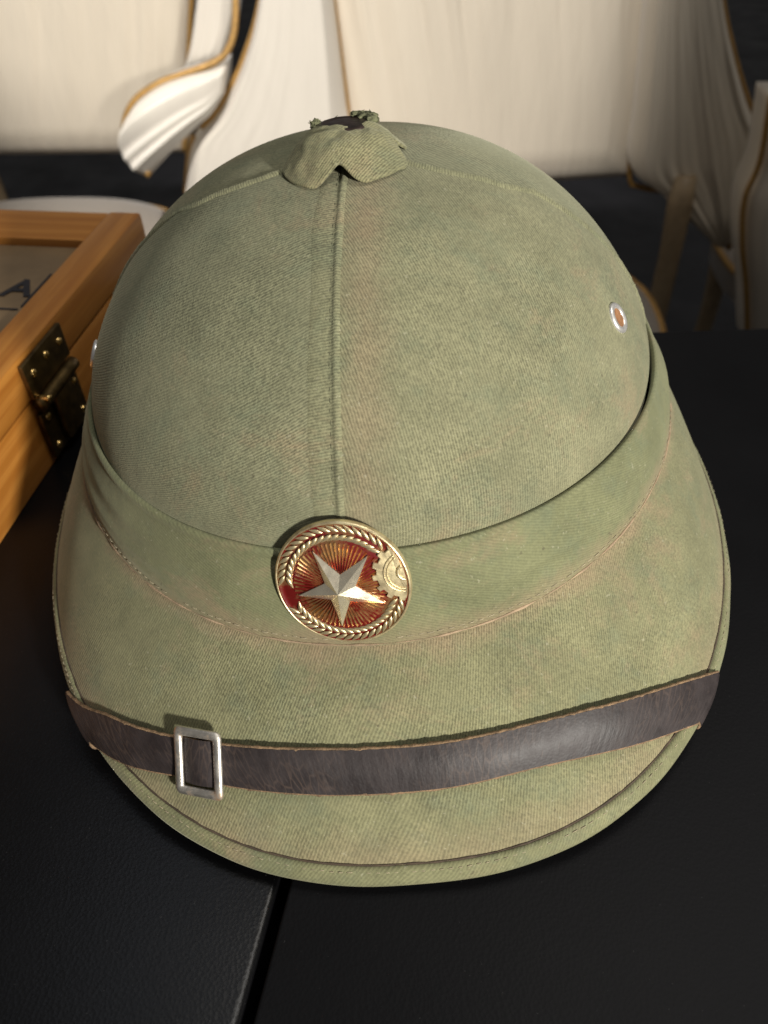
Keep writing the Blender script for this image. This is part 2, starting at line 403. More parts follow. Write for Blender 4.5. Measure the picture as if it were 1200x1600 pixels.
# crown panels, split along the front seam and the two side seams
us = np.array([0, .25, .41, .53, .66, .72, .76, .88, .95, 1.0]); fs = np.array([-.5, -1.5, -3, -6.5, -10.5, -18, -21, -37, -50, -62.0])
def side_phi(u): return np.radians(np.interp(u, us, fs))
U = np.r_[-.06, -.03, np.linspace(0, 1, 70)]; U[-1] = .999
def panel(lo, hi, mat, k):
    T = np.linspace(0, 1, 64)
    lo_, hi_ = lo(np.clip(U, 0, 1)), hi(np.clip(U, 0, 1))
    PHg = lo_[:, None] * (1 - T) + hi_[:, None] * T
    P = dome(PHg, np.broadcast_to(U[:, None], PHg.shape))
    rr = np.hypot(P[..., 0], P[..., 1])
    uv = np.stack([(PHg - PHg.mean()) * .095 * np.maximum(rr / .1, .25), np.broadcast_to(U[:, None], PHg.shape) * .125], -1)
    return mesh('crown_panel', toworld(P.reshape(-1, 3)), gridfaces(len(U), 64), mat, HAT, uv=uv.reshape(-1, 2))
cst = lambda d: (lambda u: np.full_like(u, rad(d)))
neg = lambda u: -np.pi - side_phi(u)
panel(neg, cst(-90), F_L, 0); panel(cst(-90), side_phi, F_R, 1)
panel(side_phi, cst(90), F_L, 2); panel(cst(90), lambda u: neg(u) + 2 * np.pi, F_R, 3)

def seam(name, phfn, prof, u0, u1, mat, n=160, jag=0.0):
    u = np.linspace(u0, u1, n); ph = phfn(u)
    P = dome(ph, u); Nn = normals(dome, ph, u)
    T = np.gradient(P, axis=0); T /= np.linalg.norm(T, axis=1)[:, None]
    X = np.cross(T, Nn); X /= np.linalg.norm(X, axis=1)[:, None]
    if name == 'front_seam': X = X * np.sign(X[:, 0:1])
    pr = np.array(prof)
    wv = 1 + jag * .05 * np.sin(np.linspace(0, 19, n) + 2 * np.sin(np.linspace(0, 7, n)))[:, None] * np.ones((1, len(prof)))
    dist = X[:, None] * pr[None, :, 0:1]
    # settle each profile point on the dome surface
    V = P[:, None] + dist * wv[..., None]
    cen = np.array([0, -.004, .07]); 
    # push onto the dome by curvature correction, then lift by profile height
    k = np.zeros((n, len(pr)))
    Nn2 = Nn[:, None]
    V = V - Nn2 * (pr[None, :, 0:1] ** 2) / (2 * .115) + Nn2 * pr[None, :, 1:2] * (1 + .10 * rng.standard_normal((n, 1, 1)) * jag)
    s = np.r_[0, np.cumsum(np.linalg.norm(np.diff(P, axis=0), axis=1))]
    uv = np.stack(np.broadcast_arrays(pr[None, :, 0], s[:, None]), -1)
    f = gridfaces(n, len(pr))
    return mesh(name, toworld(V.reshape(-1, 3)), f, mat, HAT, uv=uv.reshape(-1, 2)), P, Nn, X
FS = [(-.0092, -.0006), (-.0080, -.00005), (-.0066, .00022), (-.0050, .00032), (-.0034, .00032), (-.0020, .00026), (-.0012, .00022), (-.0008, .0005), (-.0003, .0008), (.0003, .0008), (.0008, .0004), (.0012, .0001), (.0016, -.0006)]
seam_o, sP, sN, sX = seam('front_seam', cst(-90), FS, .0, .93, F_SEAM, 260, 1.0)
SS = [(-.0026, -.0005), (-.0020, .0002), (-.0012, .0006), (-.0003, .0008), (.0003, .0006), (.0007, -.0005)]
seam('side_seam', side_phi, SS, .05, .93, F_SEAM, 120, .8)
seam('side_seam', neg, [(-a, b) for a, b in SS][::-1], .05, .93, F_SEAM, 120, .8)

def stitches(name, P, Nn, T, length, r, mat, every, lift=0.0, parent=HAT):
    parts = []
    d = np.r_[0, np.cumsum(np.linalg.norm(np.diff(P, axis=0), axis=1))]
    s = 0.0
    while s < d[-1]:
        p = np.array([np.interp(s, d, P[:, k]) for k in range(3)]); t = np.array([np.interp(s, d, T[:, k]) for k in range(3)]); n_ = np.array([np.interp(s, d, Nn[:, k]) for k in range(3)])
        t /= np.linalg.norm(t); L = length * random.uniform(.8, 1.15)
        if random.random() > .04:
            q = [p - t * L / 2 - n_ * r * .8, p - t * L * .3 + n_ * lift, p + t * L * .3 + n_ * lift, p + t * L / 2 - n_ * r * .8]
            parts.append(tube(np.array(q) + rng.standard_normal((1, 3)) * .00006, r, 5))
        s += every * random.uniform(.93, 1.07)
    v, f = joinm(parts)
    return mesh(name, toworld(v), f, mat, parent, kind='stuff')
stitches('stitching', sP - sX * .0016 + sN * .0002, sN, np.gradient(sP, axis=0), .0012, .00013, LINING, .0031, .00002)

# hat band with a folded top edge, a thin cloth layer over the brim
PHI = np.linspace(-np.pi, np.pi, 361)[:-1]
vs = np.r_[-.05, 0, .02, .05, np.linspace(.08, .97, 30), .985, 1.0, 1.012]
Pb = []
for v in vs:
    p = band(PHI, np.full_like(PHI, np.clip(v, 0, 1.0)))
    c = p.copy(); c[:, 2] = 0; c /= np.linalg.norm(c, axis=1)[:, None]
    if v < 0: p = p - c * .0013 - np.array([0, 0, .0035])
    elif v == 0: p = p - c * .0009 + np.array([0, 0, .0002])
    elif v == .02: p = p + np.array([0, 0, .0006]) + c * .0001
    elif v == .05: p = p + c * .0005 + np.array([0, 0, .0001])
    elif v > 1.0: p = p - np.array([0, 0, .0022])
    Pb.append(p)
Pb = np.array(Pb)
uvb = np.stack(np.broadcast_arrays((PHI * .12)[None, :], (vs * .028)[:, None]), -1)
mesh('hat_band', toworld(Pb.reshape(-1, 3)), gridfaces(len(vs), 360, wrap_m=True, flip=True), F_BAND, HAT, uv=uvb.reshape(-1, 2))
# worn lower edge and its stitching
vv = np.full_like(PHI, .995); ed = band(PHI, vv); edn = normals(band, PHI, vv)
pp_ = ed + edn * .0001; 
v, f = tube(np.vstack([pp_]), .00002 + .00042 * np.clip(.55 + .5 * np.sin(PHI * 23) * np.sin(PHI * 9 + 2) + .35 * np.sin(PHI * 61 + 1), 0, 1), 6, True, .2)
mesh('band_edge', toworld(v), f, WORN, HAT)
vv = np.full_like(PHI, .93); p_ = band(PHI, vv); n_ = normals(band, PHI, vv)
stitches('stitching', p_ + n_ * .0001, n_, np.gradient(p_, axis=0), .0019, .00017, THREAD, .0031, .00005)

# brim: upper cloth, edge, underside in one shell
LEN = np.linalg.norm(RE(PHI) - RB(PHI), axis=1)
vt = np.r_[-.02, np.linspace(0, 1, 46)]
top = np.array([brim(PHI, np.full_like(PHI, v)) for v in vt])
und = []
for v in np.linspace(1, .0, 14):
    p = brim(PHI, np.full_like(PHI, v)); n_ = normals(brim, PHI, np.full_like(PHI, v)); und.append(p - n_ * .0026)
allr = np.vstack([top, np.array(und)])
uvr = np.stack(np.broadcast_arrays((PHI * .14)[None, :], np.r_[vt * .065, np.linspace(.07, .14, 14)][:, None]), -1)
mesh('brim', toworld(allr.reshape(-1, 3)), gridfaces(len(allr), 360, wrap_m=True, flip=True), F_BRIM, HAT, uv=uvr.reshape(-1, 2))
# binding tape rolled round the brim edge
rows = []; bw = .0054
prof = [(bw, -.0004, 0), (bw - .0002, .0005, 0), (bw - .0009, .0010, 0), (.0040, .00105, 0), (.0028, .0010, 0), (.0016, .0009, 0), (.0005, .0005, 0), (-.0004, -.0003, 0), (-.0007, -.0013, 0), (-.0003, -.0026, 0), (.0012, -.0034, 0), (.006, -.0034, 0), (.007, -.0024, 0)]
for d, h, _ in prof:
    v = 1 - d / LEN; p = brim(PHI, v); n_ = normals(brim, PHI, np.minimum(v, .995)); rows.append(p + n_ * (h + .00012 * np.sin(PHI * 29 + d * 900)[:, None]))
rows = np.array(rows)
uvr = np.stack(np.broadcast_arrays((PHI * .15)[None, :], np.array([p[0] for p in prof])[:, None]), -1)
mesh('brim_binding', toworld(rows.reshape(-1, 3)), gridfaces(len(prof), 360, wrap_m=True, flip=True), F_BIND, HAT, uv=uvr.reshape(-1, 2))
v_ = 1 - (bw + .0002) / LEN; p_ = brim(PHI, v_); n_ = normals(brim, PHI, v_)
v, f = tube(p_ + n_ * .00002, .00034, 6, True, .25); mesh('binding_groove_shade', toworld(v), f, GROOVE_SHADE, HAT)  # dark line along the binding: the groove's shadow put in as colour
v_ = 1 - (bw - .0015) / LEN; p_ = brim(PHI, v_) + normals(brim, PHI, v_) * .00103
stitches('stitching', p_, n_, np.gradient(p_, axis=0), .0015, .00013, THREAD, .0027, .0001)
# sweatband inside, hidden below
inn = np.array([RB(PHI) * np.array([s, s, 1]) + np.array([0, 0, dz]) for s, dz in ((.94, .012), (.93, -.012), (.945, -.014), (.955, .012))])
mesh('sweatband', toworld(inn.reshape(-1, 3)), gridfaces(4, 360, wrap_m=True), LINING, HAT)

# eyelets
def frame_at(p, n_, up=(0, 0, 1)):
    n_ = n_ / np.linalg.norm(n_); x = np.cross(np.array(up, float), n_); x /= np.linalg.norm(x); y = np.cross(n_, x)
    return np.stack([x, y, n_], 1), p
def lathe(prof, seg=32):
    a = np.linspace(0, 2 * np.pi, seg, endpoint=False); pr = np.array(prof)
    V = np.stack([pr[:, None, 0] * np.cos(a), pr[:, None, 0] * np.sin(a), np.broadcast_to(pr[:, None, 1], (len(pr), seg))], -1)
    return V.reshape(-1, 3), gridfaces(len(pr), seg, wrap_m=True)
for d, u in ((-23.4, .338), (-166.5, .195)):
    ph = np.array(rad(d)); uu = np.array(u); M_, p = frame_at(dome(ph, uu), normals(dome, ph, uu))
    pr = [(.0050, -.0004), (.0051, .0004), (.0046, .0009), (.0038, .0010), (.0031, .0006), (.0028, -.0002), (.0027, -.0030)]
    v, f = lathe(pr, 36); e = mesh('eyelet', toworld(v @ M_.T + p), f, ALU, HAT)
    v, f = lathe([(.0031, .0005), (.0018, .0003), (.00001, .00025)], 24); mesh('eyelet_hole', toworld(v @ M_.T + p), f, RUST, e)

# crown button: lobed cloth cap, worn through on top
KC = np.array([-.0005, -.0125, 0]); KC[2] = dome(np.array(-np.pi / 2), np.array(.93))[2] + .0006
def knob(an, t):
    sn = np.abs(np.sin(2 * (an + .03)))
    q = np.clip((sn + .05) / .85, 0, 1); lob = q * q * (3 - 2 * q)          # notches on the seams, square lobes between
    R_ = (.0172 + (.0236 - .0172) * lob) * (1 + .035 * np.sin(an * 3 + 1)) * np.where(np.sin(an) < 0, 1.0, .92)
    k = np.clip(t / .86, 0, 1); r = R_ * k ** .85
    zr = np.interp(r, [0, .006, .0105, .0130, .0150, .0172, .0200, .0225, .0250], [.0094, .0094, .0092, .0084, .0070, .0052, .0030, .0014, .0002])
    z = zr - r ** 2 / (2 * .10)
    e = np.clip((t - .86) / .14, 0, 1)                                      # rolled edge and the inside of the cloth
    z = z - .0013 * np.minimum(e * 2, 1) + .0016 * np.clip(e * 2 - 1, 0, 1); r = r - .0022 * np.clip(e * 2 - 1, 0, 1) + .0003 * np.sin(np.pi * np.minimum(e * 2, 1))
    return np.stack([r * np.cos(an), r * np.sin(an), z + .0006], -1) * np.array([.90, .90, .88])
an = np.linspace(0, 2 * np.pi, 144, endpoint=False); tk = np.linspace(0, 1, 48)
A_, T_ = np.meshgrid(an, tk); V = knob(A_, T_)
crum = np.array([[noise.noise(Vector((p[0] * 260, p[1] * 260, p[2] * 260))) for p in row] for row in V])
V[..., 2] += crum * .0009 * (1 - T_) + crum * .0004; V += KC
keep = [q for q in gridfaces(48, 144, wrap_m=True, flip=True)]
# torn opening on the rear half of the top
def torn(i):
    p = V.reshape(-1, 3)[i] - KC
    e = ((p[0] + .0002) / .0082) ** 2 + ((p[1] - .0042) / .0056) ** 2
    return e < 1 + .35 * noise.noise(Vector((p[0] * 700, p[1] * 700, 3)))
keep = [q for q in keep if not all(torn(i) for i in q)]
uvk = np.stack([V[..., 0], V[..., 1] + V[..., 2]], -1)
KN = mesh('crown_button', toworld(V.reshape(-1, 3)), keep, fabric('fabric_button', .5, (1.12, 1.08, 1.0)), HAT, uv=uvk.reshape(-1, 2))
v, f = lathe([(.0112, -.004), (.0112, .004), (.0110, .0065), (.0106, .0084), (.0098, .0096), (.0075, .0103), (.0068, .0100), (.0040, .0104), (.0001, .0105)], 40)
mesh('button_core', toworld(v * np.array([.86, .86, .86]) + KC + np.array([-.0003, .0032, 0])), f, DARKMETAL, KN)
parts = []
import bmesh
def tuft(c, r, sd):
    bm = bmesh.new(); bmesh.ops.create_icosphere(bm, subdivisions=3, radius=1.0)
    P = np.array([v.co[:] for v in bm.verts]); bm.verts.index_update(); f = [tuple(v.index for v in q.verts) for q in bm.faces]; bm.free()
    k = np.array([1 + .55 * noise.noise(Vector(p * 1.7 + sd)) + .5 * noise.noise(Vector(p * 4.5 + sd)) + .25 * noise.noise(Vector(p * 10 + sd)) for p in P])
    return P * k[:, None] * np.asarray(r) + c, f
spots = [(random.gauss(math.radians(38), .30), random.uniform(.95, 1.25), random.uniform(.6, 1)) for _ in range(20)] + [(random.uniform(1.2, 2.5), random.uniform(.95, 1.1), random.uniform(.2, .4)) for _ in range(7)] + [(random.uniform(2.6, 3.8), random.uniform(1.0, 1.25), random.uniform(.2, .5)) for _ in range(9)]
for q_, (a0, k0, h0) in enumerate(spots):
    c = KC + np.array([-.0003 + .0083 * k0 * math.cos(a0), .0042 + .0058 * k0 * math.sin(a0), .0074 + random.uniform(.0003, .0026) * h0])
    r = np.array([.0013, .0011, .0008]) * (.5 + .9 * h0) * random.uniform(.8, 1.25)
    parts.append(tuft(c, r, q_ * 7.3))
    for i in range(16):
        d = rng.standard_normal(3); d /= np.linalg.norm(d); d[2] *= .7
        L = random.uniform(.0004, .0010) * (.5 + .6 * h0); cc = rng.standard_normal(3) * .9; t = np.linspace(0, 1, 5)[:, None]
        parts.append(tube(c + d * r * .7 + d * L * t + cc * L * t ** 2 - np.array([0, 0, .4]) * L * t ** 2, np.linspace(.00016, .00009, 5), 4))
v, f = joinm(parts); mesh('frayed_threads', toworld(v), f, FIBRE, KN, kind='stuff')

# ------------------------------------------------------------------ chin strap
s_top = np.array([(-145.5, 1.0), (-138, .885), (-131.6, .763), (-117.1, .595), (-103.8, .495), (-93.7, .462), (-84, .458), (-73.9, .475), (-64.8, .532), (-55.1, .652), (-47.1, .799), (-40.3, .975)])
s_bot = np.array([(-138.0, 1.02), (-129.8, .913), (-117.3, .749), (-104.5, .666), (-94.1, .642), (-85.2, .635), (-74.7, .645), (-65, .719), (-55.3, .853), (-49.6, .96), (-47.6, 1.0)])
W_ = 9; NL = 220; rows_t = []; rows_b = []; rows_o = []
tt_ = resample(s_top, 400); tb_ = resample(s_bot, 400)
ts = np.linspace(0, 1, NL)
at = s_top[0, 0] + (s_top[-1, 0] - s_top[0, 0]) * ts; ab = s_bot[0, 0] + (s_bot[-1, 0] - s_bot[0, 0]) * ts
Vt = np.interp(at, tt_[:, 0], tt_[:, 1]); Vbm = np.interp(ab, tb_[:, 0], tb_[:, 1])
endw = np.clip(np.minimum(ts, 1 - ts) / .12, 0, 1)
for j in range(W_):
    s = j / (W_ - 1); a_ = at * (1 - s) + ab * s; v = Vt * (1 - s) + Vbm * s; ph = np.radians(a_)
    p = brim(ph, v); n_ = normals(brim, ph, np.minimum(v, .99)); t_ = RE(ph) - RB(ph); t_ /= np.linalg.norm(t_, axis=-1)[..., None]
    lift = (.0023 + .0003 * endw) * (1 - s) + .0019 * s + .00012 * np.sin(ph * 60 + s * 3) + .0003 * np.sin(ph * 17 + 1) + .0007 * math.sin(math.pi * s)
    rows_t.append(p + n_ * lift[:, None]); rows_b.append(rows_t[-1] - n_ * .0016); rows_o.append(t_)
St = np.array(rows_t); Sb = np.array(rows_b)
# soften kinks along the length
ker = np.array([1, 2, 3, 2, 1.0]); ker /= ker.sum()
def smooth_len(A):
    B = A.copy(); Ap = np.concatenate([A[:, :1]] * 2 + [A] + [A[:, -1:]] * 2, 1)
    return sum(ker[k] * Ap[:, k:k + A.shape[1]] for k in range(5))
for _ in range(12): St = smooth_len(St); Sb = smooth_len(Sb)
# ends turn under the brim edge
def turn(A, B, end):
    outA, outB = [], []
    i = -1 if end else 0
    e = A[:, i]; d = np.array([o[i] for o in rows_o])
    n_ = A[:, i] - B[:, i]; n_ /= np.linalg.norm(n_, axis=1)[:, None]
    d = d - n_ * (d * n_).sum(1)[:, None]; d /= np.linalg.norm(d, axis=1)[:, None]
    R_ = .0031
    for a in np.linspace(12, 170, 14):
        dd = d * R_ * math.sin(rad(a)); nn = n_ * R_ * (math.cos(rad(a)) - 1)
        outA.append(e + dd + nn); rr = R_ - .0016; outB.append(e - n_ * .0016 + d * rr * math.sin(rad(a)) + n_ * rr * (math.cos(rad(a)) - 1))
    last = outA[-1]; lb = outB[-1]
    for k in range(1, 8): outA.append(last - d * .004 * k - n_ * .0006 * k); outB.append(lb - d * .004 * k - n_ * .0006 * k)
    return np.stack(outA, 1), np.stack(outB, 1)
t1, b1 = turn(St, Sb, False); t2, b2 = turn(St, Sb, True)
St = np.concatenate([t1[:, ::-1], St, t2], 1); Sb = np.concatenate([b1[:, ::-1], Sb, b2], 1)
nL = St.shape[1]
slen = np.r_[0, np.cumsum(np.linalg.norm(np.diff(St[4], axis=0), axis=1))]
Vs = np.concatenate([St, Sb[::-1]], 0)
uvs = np.stack(np.broadcast_arrays(slen[None, :], np.r_[np.linspace(0, .014, W_), np.linspace(.014, 0, W_)][:, None]), -1)
STRAP = mesh('chin_strap', toworld(Vs.reshape(-1, 3)), gridfaces(2 * W_, nL, wrap_n=True), LEATHER, HAT, uv=uvs.reshape(-1, 2), sharp=50)
for row, k in ((0, 1), (W_ - 1, -1)):
    e = (St[row] * .55 + Sb[row] * .45)
    jag = .00016 * rng.standard_normal(nL)
    s1 = St[row] - St[row + k]; s1 /= np.linalg.norm(s1, axis=1)[:, None]
    v, f = tube(e + s1 * (jag * .5)[:, None], 00.00060 + np.abs(jag) * .4, 7, False, .10)
    mesh('strap_raw_edge', toworld(v), f, RAW, STRAP)
# buckle
i0 = int(np.argmin(np.abs(np.r_[np.full(21, -999), (at + ab) / 2, np.full(21, 999)] + 113.9)))
pc = (St[0, i0] + St[-1, i0]) / 2
xd = St[4, i0 + 5] - St[4, i0 - 5]; xd /= np.linalg.norm(xd); yd = St[0, i0] - St[-1, i0]; nd = np.cross(xd, yd); nd /= np.linalg.norm(nd); yd = np.cross(nd, xd)
if nd @ (pc - np.array([0, 0, .05])) < 0: nd = -nd
BM = np.stack([xd, yd, nd], 1)
hw, hh, tw, th_ = .0079, .0102, .0028, .0016
def frame_loop(hw, hh, z, rc=.0012):
    pts = []
    for cx, cy, a0 in ((hw - rc, hh - rc, 0), (-hw + rc, hh - rc, 90), (-hw + rc, -hh + rc, 180), (hw - rc, -hh + rc, 270)):
        for a in np.linspace(a0, a0 + 90, 5): pts.append((cx + rc * math.cos(rad(a)), cy + rc * math.sin(rad(a)), z))
    P = np.array(pts); P[:, 0] += -P[:, 1] * .09; return P
lp = [frame_loop(hw - tw / 2 + tw / 2 * math.cos(q_), hh - tw / 2 + tw / 2 * math.cos(q_), .0011 + .0010 * math.sin(q_), max(.0004, .0011 + .0008 * math.cos(q_))) for q_ in np.linspace(0, 2 * np.pi, 12, endpoint=False)]
Vb = np.array(lp).reshape(-1, 3)
BK = mesh('buckle', toworld(Vb @ BM.T + pc + nd * .0002), gridfaces(12, 20, wrap_n=True, wrap_m=True), STEEL, STRAP)
# the strap humps over the buckle's middle bar
hv = []
xs = np.linspace(-.0052, .0052, 12); ys = np.linspace(-.0068, .0068, 6)
for x in xs:
    for y in ys: hv.append((x - y * .09, y, .0012 * math.cos(x / .0052 * 1.35) - .0001 - .0003 * abs(y / .0068) ** 3))
hv = np.array(hv); hb = hv.copy(); hb[:, 2] -= .0018
v, f = joinm([(hv, gridfaces(12, 6, flip=True)), (hb, gridfaces(12, 6))])
uvh = np.r_[hv[:, :2], hb[:, :2]]
mesh('buckle_loop', toworld(v @ BM.T + pc + nd * .0006), f, LEATHER, STRAP, uv=uvh)

# ------------------------------------------------------------------ badge
RBG = .0194
pA = band(np.array(rad(-90.0)), np.array(.0)); pB = band(np.array(rad(-90.0)), np.array(1.0))
bn = np.array([-.09, -math.cos(rad(17)), math.sin(rad(17))]); bn /= np.linalg.norm(bn)
bx = np.array([1, 0, 0.0]); bx -= bn * (bx @ bn); bx /= np.linalg.norm(bx); by = np.cross(bn, bx)
GM = np.stack([bx, by, bn], 1)
bc = (pA + pB) / 2 + bn * .0016 - bx * .0003 + by * .0068
def bw_(P): return toworld(np.asarray(P) @ GM.T + bc)
SPIN = rad(105)
def spin(P, a=SPIN):
    P = np.asarray(P, float); c, s = math.cos(a), math.sin(a); o = P.copy(); o[..., 0] = c * P[..., 0] - s * P[..., 1]; o[..., 1] = s * P[..., 0] + c * P[..., 1]; return o
def hz(r): return .0030 * (1 - (r / RBG) ** 2)          # domed face
pr = [(r, hz(r)) for r in np.linspace(.0001, RBG * .93, 16)][::1]
pr = pr + [(RBG * .945, hz(RBG * .945) + .0005), (RBG * .97, .0008), (RBG, .0004), (RBG * 1.005, -.0002), (RBG * .99, -.0010), (RBG * .9, -.0012), (.0001, -.0006)]
v, f = lathe(pr, 96); BADGE = mesh('badge', bw_(v), f, ENAMEL, HAT)
a = np.linspace(0, 2 * np.pi, 120, endpoint=False)
v, f = lathe([(RBG * .962, .0003), (RBG * .97, .0010), (RBG * .985, .0010), (RBG * 1.0, .0007), (RBG * 1.008, .0001), (RBG * 1.008, -.0007), (RBG * 1.0, -.0011)], 120)
mesh('rim', bw_(v), f, GOLD, BADGE)
parts = []
for k in range(64):
    a = 2 * math.pi * k / 64; da = 2 * math.pi / 64 * .30
    r0, r1 = RBG * .20, RBG * random.uniform(.685, .71)
    P = []
    for r in np.linspace(r0, r1, 5):
        for s, h in ((-1, -.0001), (0, .00042), (1, -.0001)): P.append((r * math.cos(a + s * da), r * math.sin(a + s * da), hz(r) + h))
    parts.append((np.array(P), gridfaces(5, 3, flip=True)))
v, f = joinm(parts); mesh('sun_rays', bw_(spin(v)), f, RAYG, BADGE, kind='stuff', smooth=False)
# star: five folded points
sv = [(0, 0, hz(0) + .0036)]
for k in range(10):
    a = rad(90 + 36 * k); r = RBG * (.67 if k % 2 == 0 else .235); sv.append((r * math.cos(a), r * math.sin(a), hz(r) + (.0007 if k % 2 == 0 else .0006)))
sf = [(0, 1 + k, 1 + (k + 1) % 10) for k in range(10)]
base = [(x, y, z - .0013) for x, y, z in sv[1:]]
vv_ = sv + base; sf += [(1 + k, 11 + k, 11 + (k + 1) % 10, 1 + (k + 1) % 10) for k in range(10)]
mesh('star', bw_(spin(vv_)), sf, STARM, BADGE, smooth=False)
# gear at the foot of the design, cut off by the rim
gc = np.array([0, -RBG * .98]); gp = []
for k in range(240):
    a = 2 * math.pi * k / 240; ph_ = (k % 16) / 16
    r = RBG * (.48 if .28 < ph_ < .72 else .42)
    p = gc + r * np.array([math.cos(a), math.sin(a)])
    rr = np.linalg.norm(p)
    if rr > RBG * .95: p = p * RBG * .95 / rr
    gp.append(p)
gp = np.array(gp); g2 = gc * .87 + (gp - gc * .87) * .97
zt_ = lambda P, h: np.c_[P, [hz(np.linalg.norm(p)) + h for p in P]]
gcen = np.array([[*(gc * .87), hz(RBG * .85) + .0008]])
Vg = np.vstack([zt_(gp, -.0002), zt_(gp, .0006), zt_(g2, .0008), gcen])
Fg = gridfaces(3, 240, wrap_m=True) + [(480 + k, 480 + (k + 1) % 240, 720) for k in range(240)]
GEAR = mesh('gear', bw_(spin(Vg)), Fg, GOLD, BADGE, sharp=40)
for rr_, tr in ((.31, .00022), (.265, .00016), (.12, .0005)):
    P = []
    for k in range(41):
        a = math.pi * k / 40; p = gc + RBG * rr_ * np.array([math.cos(a), math.sin(a)])
        if np.linalg.norm(p) < RBG * .945: P.append((*p, hz(np.linalg.norm(p)) + .0009))
    v, f = tube(np.array(P), tr, 6); mesh('gear_groove', bw_(spin(v)), f, GOLD, GEAR)
# wheat: chevron pairs of grains on both sides
gv, gf = [], []
for i, t in enumerate(np.linspace(0, 1, 7)):
    w = .00062 * math.sin(math.pi * min(1, max(0, t)) ** .8) + .00003
    for a in np.linspace(0, 2 * np.pi, 8, endpoint=False): gv.append((w * math.cos(a), (t - .3) * .0040, .7 * w * math.sin(a)))
gf = gridfaces(7, 8, wrap_m=True)
gme = None
for side in (-1, 1):
    for k, a in enumerate(np.arange(-58, 78, 7.6) if side == 1 else np.arange(-58, 74, 7.6)):
        for q in (-1, 1):
            ang = rad(a) if side == 1 else math.pi - rad(a)
            r = RBG * (.835 + q * .048)
            tdir = ang + (math.pi / 2) * side           # growth direction along the rim
            o_dir = tdir - q * side * .5
            M2 = np.array([[math.sin(o_dir), math.cos(o_dir), 0], [-math.cos(o_dir), math.sin(o_dir), 0], [0, 0, 1]])
            p = np.array([r * math.cos(ang), r * math.sin(ang), hz(r) + .00030])
            L2 = np.eye(4)
            if gme is None:
                g0 = mesh('wheat_grain', np.array(gv) + np.array(origin(BADGE)), gf, GOLD, BADGE); gme = g0; o = g0
            else: o = gme.copy(); COL.objects.link(o); o.parent = BADGE
            Rz = spin(np.eye(3)).T
            Wm = HM @ GM @ (np.array([[math.cos(SPIN), -math.sin(SPIN), 0], [math.sin(SPIN), math.cos(SPIN), 0], [0, 0, 1]])) @ M2
            loc = bw_(spin(p[None]))[0] - np.array(origin(BADGE))
            o.matrix_local = Matrix([list(Wm[i]) + [loc[i]] for i in range(3)] + [[0, 0, 0, 1]])

# ------------------------------------------------------------------ wooden box with latch
BX = empty('wooden_box', (-.235, .075, 0), 'honey coloured wooden box with printed lid panel and dark metal latch', 'box')
YAW = rot('z', -5.0); BO = np.array([-.1625, -.02, 0])        # a point on the box's side face, at the table
def bl(P): return np.asarray(P) @ YAW.T + BO                     # box frame: x out of the side face, y along it
YB, YF, XL, HB = .1905, -.17, -.30, .0555
def wbox(name, x0, x1, y0, y1, z0, z1, along, parent, mat=WOOD, bev=.0012):
    v, f = box(((x0 + x1) / 2, (y0 + y1) / 2, (z0 + z1) / 2), (x1 - x0, y1 - y0, z1 - z0), bev)
    vl = v
    if along == 'y': uv = np.c_[vl[:, 1], vl[:, 0] + vl[:, 2]]
    else: uv = np.c_[vl[:, 0], vl[:, 1] + vl[:, 2]]
    return mesh(name, bl(v), f, mat, parent, uv=uv + random.random(), sharp=40)
LZ = .034
body = wbox('body_side', -.012, 0, YF, YB, .0006 - .0012, LZ, 'y', BX)
wbox('body_side', XL, XL + .012, YF, YB, -.0006, LZ, 'y', BX)
wbox('body_back', XL + .012, -.012, YB - .012, YB, -.0006, LZ, 'x', BX)
wbox('body_front', XL + .012, -.012, YF, YF + .012, -.0006, LZ, 'x', BX)
fwR, fwB = .0185, .036
wbox('lid_rail', -fwR, .0006, YF, YB + .0006, LZ + .0008, HB, 'y', BX, bev=.002)
wbox('lid_rail', XL, XL + fwR, YF, YB + .0006, LZ + .0008, HB, 'y', BX, bev=.002)
wbox('lid_rail', XL + fwR, -fwR, YB - fwB, YB - .0002, LZ + .0008, HB - .0006, 'x', BX, bev=.001)
wbox('lid_rail', XL + fwR, -fwR, YF, YF + fwB, LZ + .0008, HB - .0006, 'x', BX, bev=.001)
PN = wbox('lid_panel', XL + fwR - .002, -fwR + .002, YF + fwB - .002, YB - fwB + .002, LZ + .004, HB - .005, 'x', BX, PANEL, .0005)
zp = HB - .0046
# dark rule round the print: one line along the side, one across
rc_ = (onz(36, 478, zp) - BO) @ YAW; re_ = (onz(82, 428, zp) - BO) @ YAW; rule_x = rc_[0]
wbox('printed_rule', rule_x - .0011, rule_x, rc_[1] - .0006, re_[1], zp - .0002, zp + .0001, 'y', PN, INK, 0)
def text(body, loc, size, mat, parent, yaw):
    cu = bpy.data.curves.new('printed_letter', 'FONT'); cu.body = body; cu.size = size; cu.extrude = .0001; cu.offset = size * .022
    o = bpy.data.objects.new('tmp', cu); COL.objects.link(o)
    dg = bpy.context.evaluated_depsgraph_get(); me = bpy.data.meshes.new_from_object(o.evaluated_get(dg)); bpy.data.objects.remove(o)
    me.materials.clear(); me.materials.append(mat); me.name = 'printed_letter'
    o = bpy.data.objects.new('printed_letter', me); COL.objects.link(o); o.parent = parent
    o.location = Vector(loc) - origin(parent); o.rotation_euler = (0, 0, yaw); return o
lp_ = onz(-2, 461, zp + .0002)
text('A', lp_, .0235, INK, PN, rad(-3))
rl = (np.array(onz(2, 482, zp)) - BO) @ YAW
wbox('printed_rule', XL + .06, rule_x - .0012, rl[1] - .0006, rl[1] + .0006, zp - .0002, zp + .0001, 'x', PN, INK, 0)
